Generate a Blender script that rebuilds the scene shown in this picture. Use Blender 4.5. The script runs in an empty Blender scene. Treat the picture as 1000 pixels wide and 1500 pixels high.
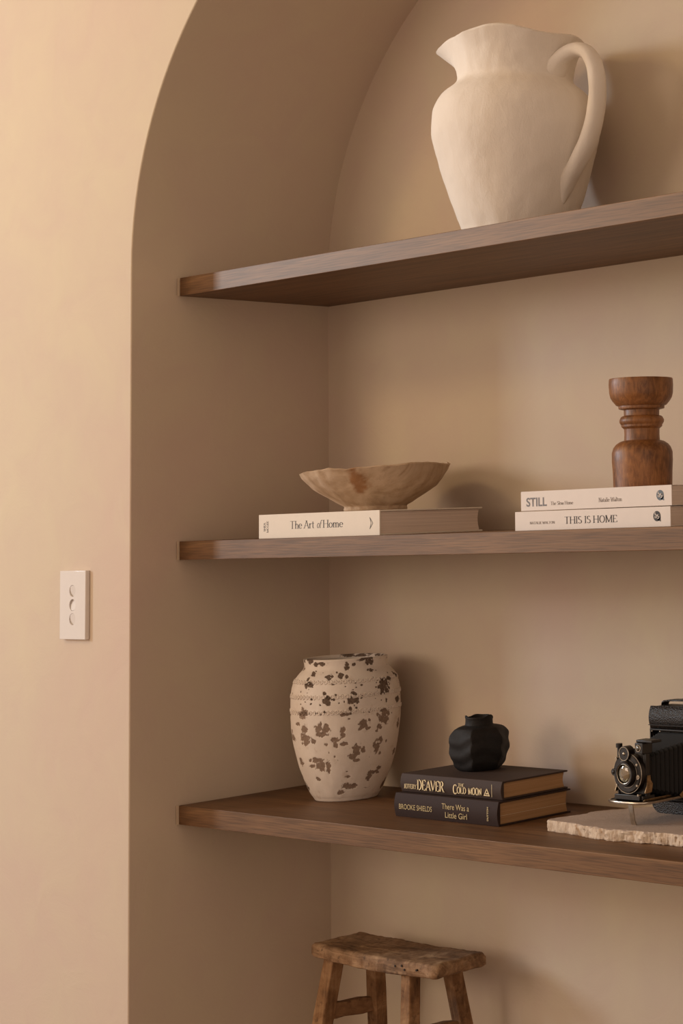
import bpy, bmesh, math, random
from math import sin, cos, pi, radians as RD
from mathutils import Vector, Matrix, noise

random.seed(7)
COL = bpy.context.scene.collection
Z0 = 0.72            # height of the lowest shelf's top above the floor
ZB, ZM, ZT = Z0, Z0 + 0.4509, Z0 + 0.9116   # shelf tops
TH = 0.0321          # shelf thickness
DEPTH = 0.30         # shelf depth
FACE = -0.0864       # plane of the plastered wall in front of the shelves
NW = 1.70            # niche width

# ------------------------------------------------------------------ materials
def srgb(r, g, b):
    f = lambda c: (c / 255 / 12.92) if c / 255 <= 0.04045 else ((c / 255 + 0.055) / 1.055) ** 2.4
    return (f(r), f(g), f(b), 1)

class NT:
    def __init__(s, name):
        s.m = bpy.data.materials.new(name); s.m.use_nodes = True
        s.t = s.m.node_tree; s.b = s.t.nodes['Principled BSDF']
    def n(s, typ, **kw):
        x = s.t.nodes.new(typ)
        for k, v in kw.items():
            if k.startswith('i_'):
                x.inputs[k[2:].replace('_', ' ')].default_value = v
            else: setattr(x, k, v)
        return x
    def l(s, a, b): s.t.links.new(a, b)
    def coord(s, scale=(1, 1, 1), rot=(0, 0, 0)):
        c = s.n('ShaderNodeTexCoord'); m = s.n('ShaderNodeMapping')
        m.inputs['Scale'].default_value = scale; m.inputs['Rotation'].default_value = rot
        s.l(c.outputs['Object'], m.inputs['Vector']); return m.outputs['Vector']
    def noise(s, vec, scale, detail=4, rough=.5, dist=0):
        x = s.n('ShaderNodeTexNoise'); s.l(vec, x.inputs['Vector'])
        x.inputs['Scale'].default_value = scale; x.inputs['Detail'].default_value = detail
        x.inputs['Roughness'].default_value = rough; x.inputs['Distortion'].default_value = dist
        return x.outputs['Fac']
    def ramp(s, fac, stops, interp='LINEAR'):
        x = s.n('ShaderNodeValToRGB'); x.color_ramp.interpolation = interp
        e = x.color_ramp.elements
        while len(e) < len(stops): e.new(0.5)
        for q, (p, c) in zip(e, stops): q.position = p; q.color = c
        s.l(fac, x.inputs['Fac']); return x.outputs['Color']
    def mix(s, fac, a, b, mode='MIX'):
        x = s.n('ShaderNodeMix'); x.data_type = 'RGBA'; x.blend_type = mode
        if hasattr(fac, 'links'): s.l(fac, x.inputs[0])
        else: x.inputs[0].default_value = fac
        for v, k in ((a, 6), (b, 7)):
            if hasattr(v, 'links'): s.l(v, x.inputs[k])
            else: x.inputs[k].default_value = v
        return x.outputs[2]
    def bump(s, h, strength, dist=.001, prev=None):
        x = s.n('ShaderNodeBump'); x.inputs['Strength'].default_value = strength
        x.inputs['Distance'].default_value = dist
        s.l(h, x.inputs['Height'])
        if prev: s.l(prev, x.inputs['Normal'])
        return x.outputs['Normal']
    def out(s, col=None, rough=None, normal=None, metal=None, spec=None):
        for v, k in ((col, 'Base Color'), (rough, 'Roughness'), (metal, 'Metallic'), (spec, 'Specular IOR Level')):
            if v is None: continue
            if hasattr(v, 'links'): s.l(v, s.b.inputs[k])
            else: s.b.inputs[k].default_value = v
        if normal is not None: s.l(normal, s.b.inputs['Normal'])
        return s.m

def plaster(name, c1, c2, c3):
    t = NT(name); v = t.coord()
    vs = t.coord((1, 1, .55))
    a = t.noise(vs, 2.2, 5, .55, .6); b = t.noise(v, 9, 6, .6, .8); f = t.noise(v, 160, 3, .6)
    col = t.ramp(a, [(.3, c1), (.52, c2), (.72, c3)])
    col = t.mix(.30, col, t.ramp(b, [(.35, c1), (.65, c3)]))
    h = t.noise(t.coord((14, 14, 120)), 1, 4, .6); nb = t.bump(b, .16, .01); nf = t.bump(f, .14, .001, t.bump(h, .10, .001, nb))
    return t.out(col, .82, nf, spec=.25)

def walnut(name, dark, mid, light, sc=1.0, rough=.5, axis='X'):
    t = NT(name)
    s = {'X': (1.6, 42, 42), 'Y': (42, 1.6, 42), 'Z': (42, 42, 1.6)}[axis]
    s2 = {'X': (14, 480, 480), 'Y': (480, 14, 480), 'Z': (480, 480, 14)}[axis]
    a = t.noise(t.coord(tuple(k * sc for k in s)), 1, 5, .6, 1.2)
    p = t.noise(t.coord(tuple(k * sc for k in s2)), 1, 2, .5)
    col = t.ramp(a, [(.25, dark), (.5, mid), (.75, light)])
    pores = t.ramp(p, [(.38, (.38, .36, .34, 1)), (.54, (1, 1, 1, 1))])
    col = t.mix(.62, col, pores, 'MULTIPLY')
    nb = t.bump(p, .25, .0004)
    return t.out(col, rough, nb, spec=.62)

def plain(name, c, rough=.5, metal=0, nz=0, nscale=60, bump=.1, spec=.5):
    t = NT(name); v = t.coord()
    f = t.noise(v, nscale, 4, .6)
    k = tuple(max(0, x * (1 - nz)) for x in c[:3]) + (1,)
    h = tuple(min(1, x * (1 + nz)) for x in c[:3]) + (1,)
    col = t.ramp(f, [(.3, k), (.7, h)])
    return t.out(col, rough, t.bump(f, bump, .0006), metal, spec)

M = {}
M['wall'] = plaster('limewash_plaster', srgb(203, 181, 166), srgb(203, 187, 167), srgb(209, 195, 169))
M['shelf'] = walnut('walnut_veneer', srgb(84, 56, 34), srgb(106, 74, 48), srgb(130, 96, 64))
M['shelf'].node_tree.nodes['Principled BSDF'].inputs['Specular Tint'].default_value = (1, .80, .60, 1)
M['floor'] = walnut('oak_floor', srgb(120, 92, 66), srgb(140, 110, 82), srgb(155, 124, 95), .5)
M['ceiling'] = plain('ceiling_paint', srgb(228, 216, 198), .9, nz=.03)
M['caulk'] = plain('caulk', srgb(205, 185, 160), .5, nz=.02)
M['switch'] = plain('white_plastic', srgb(218, 212, 208), .2, nz=.01, bump=0)
M['metal'] = plain('nickel', srgb(190, 180, 165), .28, 1, nz=.2, nscale=200)
M['brass'] = plain('worn_brass', srgb(150, 125, 95), .38, 1, nz=.35, nscale=160)
M['black_metal'] = plain('black_enamel', srgb(23, 17, 14), .38, 0, nz=.3, nscale=150)
M['bellows'] = plain('bellows_cloth', srgb(14, 11, 10), .75, 0, nz=.3, nscale=300, bump=.3)
def leather():
    t = NT('black_leather'); v = t.coord()
    x = t.n('ShaderNodeTexVoronoi'); x.inputs['Scale'].default_value = 520; t.l(v, x.inputs['Vector'])
    col = t.ramp(x.outputs['Distance'], [(.1, srgb(58, 42, 32)), (.6, srgb(12, 10, 9))])
    return t.out(col, .42, t.bump(x.outputs['Distance'], .8, .0008), spec=.4)
M['leather'] = leather()
def lensglass():
    t = NT('lens_glass'); t.b.inputs['Transmission Weight'].default_value = .9
    t.b.inputs['Coat Weight'].default_value = 1
    return t.out(srgb(200, 190, 160), .04, spec=.9)
M['glass'] = lensglass()
def jugm():
    t = NT('white_clay'); v = t.coord(); vz = t.coord((1, 1, .35))
    a = t.noise(v, 7, 4, .6); b = t.noise(vz, 70, 4, .65, .6); c = t.noise(v, 380, 2, .5)
    col = t.ramp(a, [(.3, srgb(232, 224, 214)), (.7, srgb(240, 233, 224))])
    n = t.bump(b, .32, .0025); n = t.bump(c, .25, .0008, n)
    return t.out(col, .85, n, spec=.2)
M['jug'] = jugm()
def potm():
    t = NT('peeling_whitewash'); v = t.coord()
    at = t.n('ShaderNodeAttribute', attribute_name='wear')
    a = t.noise(v, 18, 5, .6); b = t.noise(v, 260, 4, .7); c = t.noise(v, 60, 5, .6)
    base = t.ramp(a, [(.3, srgb(216, 204, 193)), (.55, srgb(226, 215, 205)), (.75, srgb(233, 223, 214))])
    base = t.mix(t.ramp(c, [(.6, (0, 0, 0, 1)), (.72, (.35, .35, .35, 1))]), base, srgb(180, 155, 134))
    sp = t.n('ShaderNodeSeparateColor'); t.l(at.outputs['Color'], sp.inputs[0])
    clay = t.mix(sp.outputs['Green'], srgb(150, 128, 112), srgb(98, 82, 70))
    clay = t.mix(.35, clay, t.ramp(b, [(.35, srgb(70, 58, 50)), (.65, srgb(150, 130, 115))]))
    mk = t.ramp(sp.outputs['Red'], [(.42, (0, 0, 0, 1)), (.56, (1, 1, 1, 1))])
    col = t.mix(mk, base, clay)
    n = t.bump(b, .3, .0008)
    inv = t.n('ShaderNodeInvert'); t.l(mk, inv.inputs['Color'])
    n = t.bump(inv.outputs['Color'], .5, .0008, n)
    return t.out(col, .88, n, spec=.2)
M['pot'] = potm()
def bowlm():
    t = NT('mottled_clay'); v = t.coord(); vz = t.coord((1, 1, .5))
    a = t.noise(v, 9, 6, .65, 1.2); b = t.noise(v, 60, 5, .7); c = t.noise(vz, 24, 5, .65, .5)
    col = t.ramp(a, [(.30, srgb(150, 122, 94)), (.46, srgb(184, 158, 130)), (.58, srgb(200, 176, 150)), (.74, srgb(146, 112, 80))])
    col = t.mix(t.ramp(c, [(.52, (0, 0, 0, 1)), (.66, (.6, .6, .6, 1))]), col, srgb(206, 182, 155))
    at = t.n('ShaderNodeAttribute', attribute_name='wear')
    col = t.mix(at.outputs['Fac'], col, t.ramp(b, [(.3, srgb(130, 84, 44)), (.7, srgb(166, 114, 66))]))
    return t.out(col, .8, t.bump(b, .5, .0015), spec=.25)
M['bowl'] = bowlm()
M['vase'] = plain('matte_black_clay', srgb(24, 20, 19), .7, 0, nz=.3, nscale=140, bump=1.0, spec=.35)
def turned(name):
    t = NT(name); v = t.coord((110, 110, 22)); v2 = t.coord((1, 1, 1))
    a = t.noise(v, 1, 5, .65, 2.0); b = t.noise(v2, 26, 4, .6)
    col = t.ramp(a, [(.28, srgb(66, 36, 16)), (.46, srgb(122, 76, 40)), (.66, srgb(172, 118, 68))])
    col = t.mix(.5, col, t.ramp(b, [(.35, srgb(62, 34, 16)), (.62, srgb(158, 106, 60))]))
    return t.out(col, .42, t.bump(a, .3, .001), spec=.5)
M['turned'] = turned('mango_wood')
def oldwood(name, axis, dark, mid, light):
    t = NT(name)
    s = {'X': (5, 60, 60), 'Y': (60, 5, 60), 'Z': (60, 60, 5)}[axis]
    a = t.noise(t.coord(s), 1, 6, .7, 1.5); b = t.noise(t.coord(), 16, 6, .7, .5); c = t.noise(t.coord(), 55, 5, .7)
    col = t.ramp(a, [(.3, dark), (.5, mid), (.72, light)])
    col = t.mix(.55, col, t.ramp(b, [(.35, dark), (.5, mid), (.68, light)]))
    col = t.mix(t.ramp(c, [(.58, (0, 0, 0, 1)), (.68, (.7, .7, .7, 1))]), col, dark)
    n = t.bump(a, .5, .002); n = t.bump(c, .4, .002, n)
    return t.out(col, .75, n, spec=.3)
WD = (srgb(58, 40, 27), srgb(136, 104, 76), srgb(200, 168, 132))
M['seat'] = oldwood('weathered_elm_seat', 'X', *WD)
M['leg'] = oldwood('weathered_elm_leg', 'Z', srgb(70, 46, 29), srgb(132, 96, 64), srgb(182, 146, 108))
M['rail'] = oldwood('weathered_elm_rail', 'Y', srgb(70, 46, 30), srgb(120, 86, 56), srgb(150, 112, 78))
def pages(name, c1, c2):
    t = NT(name); a = t.noise(t.coord((3, 3, 1400)), 1, 3, .6)
    col = t.ramp(a, [(.35, c1), (.65, c2)])
    return t.out(col, .85, t.bump(a, .4, .0005), spec=.15)
M['pages_grey'] = pages('grey_page_edges', srgb(196, 176, 162), srgb(236, 218, 203))
M['pages_tan'] = pages('tan_page_edges', srgb(160, 122, 84), srgb(188, 148, 108))
M['cover_cream'] = plain('cream_cover', srgb(222, 211, 196), .6, nz=.015, bump=.03)
M['cover_white'] = plain('white_cover', srgb(222, 212, 204), .5, nz=.015, bump=.03)
M['cover_black'] = plain('charcoal_cloth', srgb(64, 50, 44), .7, nz=.15, nscale=900, bump=.3, spec=.3)
M['cover_brown'] = plain('dark_brown_cloth', srgb(52, 37, 33), .7, nz=.15, nscale=900, bump=.3, spec=.25)
M['ink'] = plain('black_ink', srgb(52, 46, 42), .6, nz=0, bump=0)
M['ink_grey'] = plain('grey_ink', srgb(118, 116, 118), .6, nz=0, bump=0)
M['ink_soft'] = plain('faded_ink', srgb(140, 128, 120), .6, nz=0, bump=0)
M['ink_slate'] = plain('slate_ink', srgb(96, 108, 120), .6, nz=0, bump=0)
M['foil'] = plain('gold_foil', srgb(232, 212, 168), .5, .1, nz=.05, bump=0)
M['foil_dull'] = plain('dull_gold_foil', srgb(196, 176, 128), .5, .1, nz=.05, bump=0)
M['paper_line'] = plain('paper_line', srgb(214, 196, 168), .8, nz=0)
def stonem():
    t = NT('rough_limestone'); g = t.n('ShaderNodeNewGeometry'); v = t.coord(); vz = t.coord((1, 1, .22))
    a = t.noise(v, 14, 6, .65, .4); b = t.noise(vz, 150, 5, .75, .5); c = t.noise(v, 22, 5, .6, 1)
    top = t.ramp(a, [(.3, srgb(176, 158, 146)), (.7, srgb(192, 174, 162))])
    edge = t.ramp(b, [(.28, srgb(160, 132, 108)), (.5, srgb(214, 196, 176)), (.7, srgb(232, 216, 198))])
    edge = t.mix(t.ramp(c, [(.56, (0, 0, 0, 1)), (.66, (.75, .75, .75, 1))]), edge, srgb(166, 128, 88))
    sp = t.n('ShaderNodeSeparateXYZ'); t.l(g.outputs['Normal'], sp.inputs[0])
    k = t.ramp(sp.outputs['Z'], [(.55, (0, 0, 0, 1)), (.85, (1, 1, 1, 1))])
    col = t.mix(k, edge, top)
    return t.out(col, .88, t.bump(b, .5, .003), spec=.2)
M['stone'] = stonem()

# ------------------------------------------------------------------ mesh tools
def link(name, bm, mat, parent=None, smooth=True, loc=None, angle=40, bevel=0):
    me = bpy.data.meshes.new(name)
    bmesh.ops.recalc_face_normals(bm, faces=bm.faces)
    bm.to_mesh(me); bm.free()
    me.materials.append(M[mat])
    if smooth:
        for p in me.polygons: p.use_smooth = True
    o = bpy.data.objects.new(name, me); COL.objects.link(o)
    if smooth:
        me.set_sharp_from_angle(angle=RD(angle))
    if bevel:
        b = o.modifiers.new('bevel', 'BEVEL'); b.width = bevel; b.segments = 3; b.limit_method = 'ANGLE'; b.angle_limit = RD(35)
        b.harden_normals = False
    if parent: o.parent = parent
    if loc: o.location = loc
    return o

def thing(name, loc, label, cat, group=None, rz=0):
    o = bpy.data.objects.new(name, None); COL.objects.link(o)
    o.empty_display_size = .02
    o.location = loc; o.rotation_euler = (0, 0, rz); o['label'] = label; o['category'] = cat
    if group: o['group'] = group
    return o
def tag(o, label, cat, group=None):
    o['label'] = label; o['category'] = cat
    if group: o['group'] = group
    return o
def struct(o): o['kind'] = 'structure'; return o

def box(bm, x0, x1, y0, y1, z0, z1):
    vs = [bm.verts.new((x, y, z)) for x in (x0, x1) for y in (y0, y1) for z in (z0, z1)]
    for f in ((0, 1, 3, 2), (4, 6, 7, 5), (0, 4, 5, 1), (2, 3, 7, 6), (0, 2, 6, 4), (1, 5, 7, 3)):
        bm.faces.new([vs[i] for i in f])
    return vs

def rings(bm, rs, close=True, cap0=True, cap1=True):
    """rs: list of rings (lists of Vector) with equal counts"""
    R_ = [[bm.verts.new(p) for p in r] for r in rs]
    n = len(rs[0])
    for a, b in zip(R_, R_[1:]):
        for i in range(n if close else n - 1):
            j = (i + 1) % n
            bm.faces.new((a[i], a[j], b[j], b[i]))
    if cap0: bm.faces.new(R_[0])
    if cap1: bm.faces.new(R_[-1])
    return R_

def lathe(bm, prof, n=64, c=(0, 0, 0), f=None, cap0=True, cap1=True):
    rs = []
    for r, z in prof:
        ring = []
        for i in range(n):
            a = 2 * pi * i / n
            rr, zz = (r, z) if f is None else f(a, r, z)
            ring.append(Vector((c[0] + rr * cos(a), c[1] + rr * sin(a), c[2] + zz)))
        rs.append(ring)
    return rings(bm, rs, True, cap0, cap1)

def cyl(bm, p0, p1, r0, r1=None, n=24):
    r1 = r0 if r1 is None else r1
    p0, p1 = Vector(p0), Vector(p1); d = (p1 - p0).normalized()
    u = d.orthogonal().normalized(); v = d.cross(u)
    rings(bm, [[p + (u * cos(2 * pi * i / n) + v * sin(2 * pi * i / n)) * r for i in range(n)] for p, r in ((p0, r0), (p1, r1))])

def torus(bm, c, nrm, R1, r1, n=28, m=8):
    c = Vector(c); d = Vector(nrm).normalized(); u = d.orthogonal().normalized(); v = d.cross(u)
    V = [[bm.verts.new(c + (u * cos(a) + v * sin(a)) * (R1 + r1 * cos(b)) + d * r1 * sin(b))
          for b in [2 * pi * j / m for j in range(m)]] for a in [2 * pi * i / n for i in range(n)]]
    for i in range(n):
        for j in range(m):
            bm.faces.new((V[i][j], V[(i + 1) % n][j], V[(i + 1) % n][(j + 1) % m], V[i][(j + 1) % m]))

def dome(bm, c, nrm, R1, h, n=24, m=6):
    c = Vector(c); d = Vector(nrm).normalized(); u = d.orthogonal().normalized(); v = d.cross(u)
    rs = []
    for k in range(m):
        t = k / m * pi / 2
        rs.append([c + d * h * sin(t) + (u * cos(2 * pi * i / n) + v * sin(2 * pi * i / n)) * R1 * cos(t) for i in range(n)])
    R_ = rings(bm, rs, True, True, False)
    top = bm.verts.new(c + d * h)
    for i in range(n): bm.faces.new((R_[-1][i], R_[-1][(i + 1) % n], top))

def cr(pts, k):
    """Catmull-Rom through pts (tuples of any length)"""
    out = []
    P = [pts[0]] + list(pts) + [pts[-1]]
    for i in range(1, len(P) - 2):
        for s in range(k):
            t = s / k
            out.append(tuple(.5 * ((2 * b) + (-a + c) * t + (2 * a - 5 * b + 4 * c - d) * t * t + (-a + 3 * b - 3 * c + d) * t ** 3)
                             for a, b, c, d in zip(P[i - 1], P[i], P[i + 1], P[i + 2])))
    out.append(tuple(pts[-1])); return out
def fb(p, oct=4):
    return noise.fractal(Vector(p), .6, 2.0, oct)

# ------------------------------------------------------------------ lettering
def L_(*p): return ('l', p)
def A_(cx, cy, rx, ry, a0, a1): return ('a', cx, cy, rx, ry, a0, a1)
G = {
 'T': (.72, [L_((.02, .98), (.70, .98)), L_((.36, 1), (.36, 0))]),
 'h': (.58, [L_((.13, 1), (.13, 0)), A_(.30, .40, .17, .21, 180, 0), L_((.47, .42), (.47, 0))]),
 'e': (.48, [A_(.25, .31, .2, .30, 5, 320), L_((.06, .34), (.45, .34))]),
 'A': (.74, [L_((.05, 0), (.38, 1)), L_((.36, 1), (.69, 0)), L_((.18, .35), (.56, .35))]),
 'r': (.42, [L_((.13, .62), (.13, 0)), A_(.30, .38, .17, .22, 180, 55)]),
 't': (.36, [L_((.16, .85), (.16, .14)), A_(.27, .15, .11, .14, 180, 300), L_((.02, .62), (.33, .62))]),
 'o': (.54, [A_(.27, .31, .21, .30, 0, 360)]),
 'f': (.36, [L_((.16, 0), (.16, .78)), A_(.29, .8, .13, .19, 180, 40), L_((.03, .62), (.33, .62))]),
 'H': (.78, [L_((.12, 0), (.12, 1)), L_((.66, 0), (.66, 1)), L_((.12, .52), (.66, .52))]),
 'm': (.86, [L_((.12, .62), (.12, 0)), A_(.27, .40, .15, .21, 180, 0), L_((.42, .42), (.42, 0)), A_(.57, .40, .15, .21, 180, 0), L_((.72, .42), (.72, 0))]),
 'n': (.58, [L_((.13, .62), (.13, 0)), A_(.30, .40, .17, .21, 180, 0), L_((.47, .42), (.47, 0))]),
 'S': (.54, [A_(.27, .75, .18, .24, 35, 270), A_(.27, .26, .20, .25, 90, -150)]),
 'I': (.32, [L_((.16, 0), (.16, 1))]),
 'L': (.60, [L_((.13, 1), (.13, 0)), L_((.13, .03), (.56, .03), (.56, .2))]),
 'l': (.28, [L_((.14, 1), (.14, 0))]),
 'i': (.28, [L_((.14, .62), (.14, 0)), A_(.14, .86, .03, .03, 0, 360)]),
 'w': (.78, [L_((.06, .62), (.22, 0)), L_((.22, 0), (.39, .60)), L_((.39, .60), (.55, 0)), L_((.55, 0), (.72, .62))]),
 'W': (1.0, [L_((.05, 1), (.28, 0)), L_((.28, 0), (.5, .95)), L_((.5, .95), (.72, 0)), L_((.72, 0), (.95, 1))]),
 'a': (.48, [A_(.21, .19, .15, .18, 0, 360), L_((.37, .42), (.37, .02), (.44, .02)), A_(.22, .44, .15, .17, 0, 150)]),
 'N': (.78, [L_((.13, 0), (.13, 1)), L_((.13, 1), (.64, 0)), L_((.64, 0), (.64, 1))]),
 'E': (.62, [L_((.13, 0), (.13, 1)), L_((.13, .97), (.54, .97), (.54, .82)), L_((.13, .52), (.44, .52)), L_((.13, .03), (.57, .03), (.57, .2))]),
 'O': (.80, [A_(.40, .5, .31, .49, 0, 360)]),
 'M': (.94, [L_((.13, 0), (.13, 1)), L_((.13, 1), (.47, .05)), L_((.47, .05), (.81, 1)), L_((.81, 1), (.81, 0))]),
 'D': (.76, [L_((.13, 0), (.13, 1)), A_(.25, .5, .42, .48, 90, -90), L_((.13, .97), (.27, .97)), L_((.13, .03), (.27, .03))]),
 'V': (.74, [L_((.05, 1), (.37, 0)), L_((.37, 0), (.69, 1))]),
 'C': (.70, [A_(.38, .5, .30, .49, 45, 315)]),
 'G': (.76, [A_(.38, .5, .30, .49, 45, 330), L_((.64, .45), (.64, .1))]),
 'R': (.70, [L_((.13, 0), (.13, 1)), A_(.30, .75, .25, .23, 90, -90), L_((.13, .97), (.31, .97)), L_((.13, .51), (.31, .51)), L_((.34, .5), (.64, 0))]),
 'F': (.58, [L_((.13, 0), (.13, 1)), L_((.13, .97), (.53, .97), (.53, .82)), L_((.13, .52), (.42, .52))]),
 'Y': (.70, [L_((.05, 1), (.35, .48)), L_((.35, .48), (.65, 1)), L_((.35, .48), (.35, 0))]),
 'J': (.40, [L_((.26, 1), (.26, .15)), A_(.13, .16, .13, .15, 0, -120)]),
 'U': (.74, [L_((.13, 1), (.13, .3)), A_(.37, .3, .24, .29, 180, 360), L_((.61, .3), (.61, 1))]),
 'g': (.50, [A_(.24, .42, .15, .18, 0, 360), L_((.39, .62), (.39, 0)), A_(.24, -.02, .15, .2, 0, -140)]),
 'c': (.46, [A_(.25, .31, .19, .30, 45, 315)]),
 ' ': (.30, []),
}
def glyph_lines(text, slant=0):
    x = 0; out = []
    for ch in text:
        w, st = G[ch]
        for s in st:
            if s[0] == 'l': pts = [(x + a, b) for a, b in s[1]]
            else:
                _, cx, cy, rx, ry, a0, a1 = s; k = max(6, int(abs(a1 - a0) / 18))
                pts = [(x + cx + rx * cos(RD(a0 + (a1 - a0) * i / k)), cy + ry * sin(RD(a0 + (a1 - a0) * i / k))) for i in range(k + 1)]
            out.append((s[0], pts))
        x += w
    return out, x

def lettering(name, text, mat, parent, x0, x1, zbase, cap, y, thick=.11, thin=.045, serif=True, rot=None, slant=0):
    """text on the plane Y=y of the parent, from x0 to x1, capital height cap.  rot=(x,z): baseline runs upward from there"""
    lines, W = glyph_lines(text)
    bm = bmesh.new(); sx = (x1 - x0) / W; sz = cap
    asp = sx / sz
    def put(p):
        if rot is None: return Vector((x0 + p[0] * sx + slant * p[1] * sz, y, zbase + p[1] * sz))
        return Vector((rot[0] - p[1] * cap, y, rot[1] + p[0] * sx))
    eps = .00018
    def quad(q):
        a = [bm.verts.new(put(p)) for p in q]
        b = [bm.verts.new(put(p) + Vector((0, eps, 0))) for p in q]
        bm.faces.new(a); bm.faces.new(b[::-1])
        for i in range(len(q)):
            j = (i + 1) % len(q); bm.faces.new((a[i], b[i], b[j], a[j]))
    for kind, pts in lines:
        closed = kind == 'a' and abs(pts[0][0] - pts[-1][0]) < 1e-6 and abs(pts[0][1] - pts[-1][1]) < 1e-6
        n = len(pts); L1, R1 = [], []
        for i in range(n):
            a = pts[(i - 1) % (n - 1)] if closed else pts[max(0, i - 1)]
            b = pts[(i + 1) % (n - 1)] if closed and i == n - 1 else pts[min(n - 1, i + 1)]
            if closed and i == n - 1: b = pts[1]
            if closed and i == 0: a = pts[-2]
            dx, dy = (b[0] - a[0]), (b[1] - a[1]); ln = math.hypot(dx, dy) or 1
            w = thin + (thick - thin) * abs(dy / ln) ** 1.3
            if kind == 'l' and dx > 0 and dy > 0 and abs(dx) > .05 and not serif is False: w = thin + (w - thin) * .25
            nx, ny = -dy / ln, dx / ln
            L1.append((pts[i][0] + nx * w / 2, pts[i][1] + ny * w / 2)); R1.append((pts[i][0] - nx * w / 2, pts[i][1] - ny * w / 2))
        for i in range(n - 1): quad([L1[i], L1[i + 1], R1[i + 1], R1[i]])
        if serif and kind == 'l':
            for e, o in ((pts[0], pts[1]), (pts[-1], pts[-2])):
                if abs(e[1] - o[1]) > .3 and min(abs(e[1] - k) for k in (0, 1, .62)) < .02:
                    s_ = .13; h = thin * .9; d = 1 if e[1] < .01 else -1
                    if e[1] == .62: quad([(e[0] - s_, e[1] - h), (e[0], e[1] - h), (e[0], e[1]), (e[0] - s_, e[1])])
                    else: quad([(e[0] - s_, e[1]), (e[0] + s_, e[1]), (e[0] + s_, e[1] + d * h), (e[0] - s_, e[1] + d * h)])
    return link(name, bm, mat, parent, smooth=False)

def sans(name, text, mat, parent, x0, x1, zbase, cap, y, bold=0, rot=None):
    cu = bpy.data.curves.new('t', 'FONT'); cu.body = text; cu.size = 1; cu.offset = bold; cu.extrude = 0
    to = bpy.data.objects.new('t', cu); COL.objects.link(to)
    me = bpy.data.meshes.new_from_object(to.evaluated_get(bpy.context.evaluated_depsgraph_get()))
    bpy.data.objects.remove(to)
    xs = [v.co.x for v in me.vertices]; mn, mx = min(xs), max(xs)
    capf = .729
    for v in me.vertices:
        a = (v.co.x - mn) / (mx - mn) * (x1 - x0); b = v.co.y / capf * cap
        v.co = (x0 + a, y, zbase + b) if rot is None else (rot[0] - b, y, rot[1] + a)
    me.name = name; me.materials.clear(); me.materials.append(M[mat])
    o = bpy.data.objects.new(name, me); COL.objects.link(o); o.parent = parent
    return o

# ------------------------------------------------------------------ the room
def arch_pts(x0, hw, zs, b, grow=0, n=72):
    """opening outline from floor left up over the arch and down right"""
    P = [(x0 - grow, 0), (x0 - grow, zs * .5), (x0 - grow, zs)]
    for i in range(1, n):
        a = pi - pi * i / n
        P.append((x0 + hw + (hw + grow) * cos(a), zs + (b + grow) * sin(a)))
    P += [(x0 + 2 * hw + grow, zs), (x0 + 2 * hw + grow, zs * .5), (x0 + 2 * hw + grow, 0)]
    return P
H = NW / 2
AF = dict(x0=-.004, hw=H + .002, zs=Z0 + .921, b=.68)
AB = dict(x0=0, hw=H, zs=Z0 + .923, b=.672)
CEIL = 3.3
XL, XR = -1.6, 3.6
bm = bmesh.new()
o_ = arch_pts(grow=.0022, **AF)
pts = [(XL, 0)] + [(XL, CEIL), (XR, CEIL), (XR, 0)] + o_[::-1]
f = bm.faces.new([bm.verts.new((x, FACE, z)) for x, z in pts])
f.normal_update(); bmesh.ops.triangulate(bm, faces=[f])
# thickness of the wall above and beside the niche
struct(link('wall_front', bm, 'wall', smooth=False))
bm = bmesh.new()
ringsd = [(arch_pts(grow=.0022, **AF), FACE), (arch_pts(grow=.0016, **AF), FACE + .0002), (arch_pts(grow=.0007, **AF), FACE + .0008),
          (arch_pts(grow=.0001, **AF), FACE + .0016), (arch_pts(grow=0, **AF), FACE + .0025)]
for k in range(1, 9):
    t = k / 8
    a = arch_pts(grow=0, **AF); b = arch_pts(grow=0, **AB)
    ringsd.append(([(p[0] * (1 - t) + q[0] * t, p[1] * (1 - t) + q[1] * t) for p, q in zip(a, b)], (FACE + .0025) * (1 - t) + DEPTH * t))
rings(bm, [[Vector((x, y, z)) for x, z in P] for P, y in ringsd], close=False, cap0=False, cap1=False)
struct(link('wall_side', bm, 'wall', angle=60))
bm = bmesh.new()
P = arch_pts(grow=.012, **AB)
f = bm.faces.new([bm.verts.new((x, DEPTH, z)) for x, z in P]); f.normal_update(); bmesh.ops.triangulate(bm, faces=[f])
struct(link('wall_back', bm, 'wall', smooth=False))
bm = bmesh.new(); box(bm, XL, XR, -6, DEPTH + .05, -.05, 0); struct(link('floor', bm, 'floor', smooth=False))
bm = bmesh.new(); box(bm, XL, XR, -6, FACE, CEIL, CEIL + .05); struct(link('ceiling', bm, 'ceiling', smooth=False))

# ------------------------------------------------------------------ shelves
def shelf(zt, label):
    bm = bmesh.new(); box(bm, 0.0012, NW - .0012, 0, DEPTH, -TH, 0)
    o = link('shelf', bm, 'shelf', smooth=True, bevel=.0008); o.location = (0, 0, zt)
    bm = bmesh.new(); box(bm, .0002, .0016, -.0040, -.0001, -TH, 0); link('end_seal', bm, 'caulk', o, smooth=False)
    tag(o, label, 'shelf', 'walnut shelves in the arched niche')
    return o
shelf(ZT, 'topmost walnut shelf in the arched niche, carrying the white jug')
shelf(ZM, 'middle walnut shelf, carrying the bowl and the turned wooden candle holder')
shelf(ZB, 'lowest walnut shelf, carrying the chipped pot, dark books and old folding camera')

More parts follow.
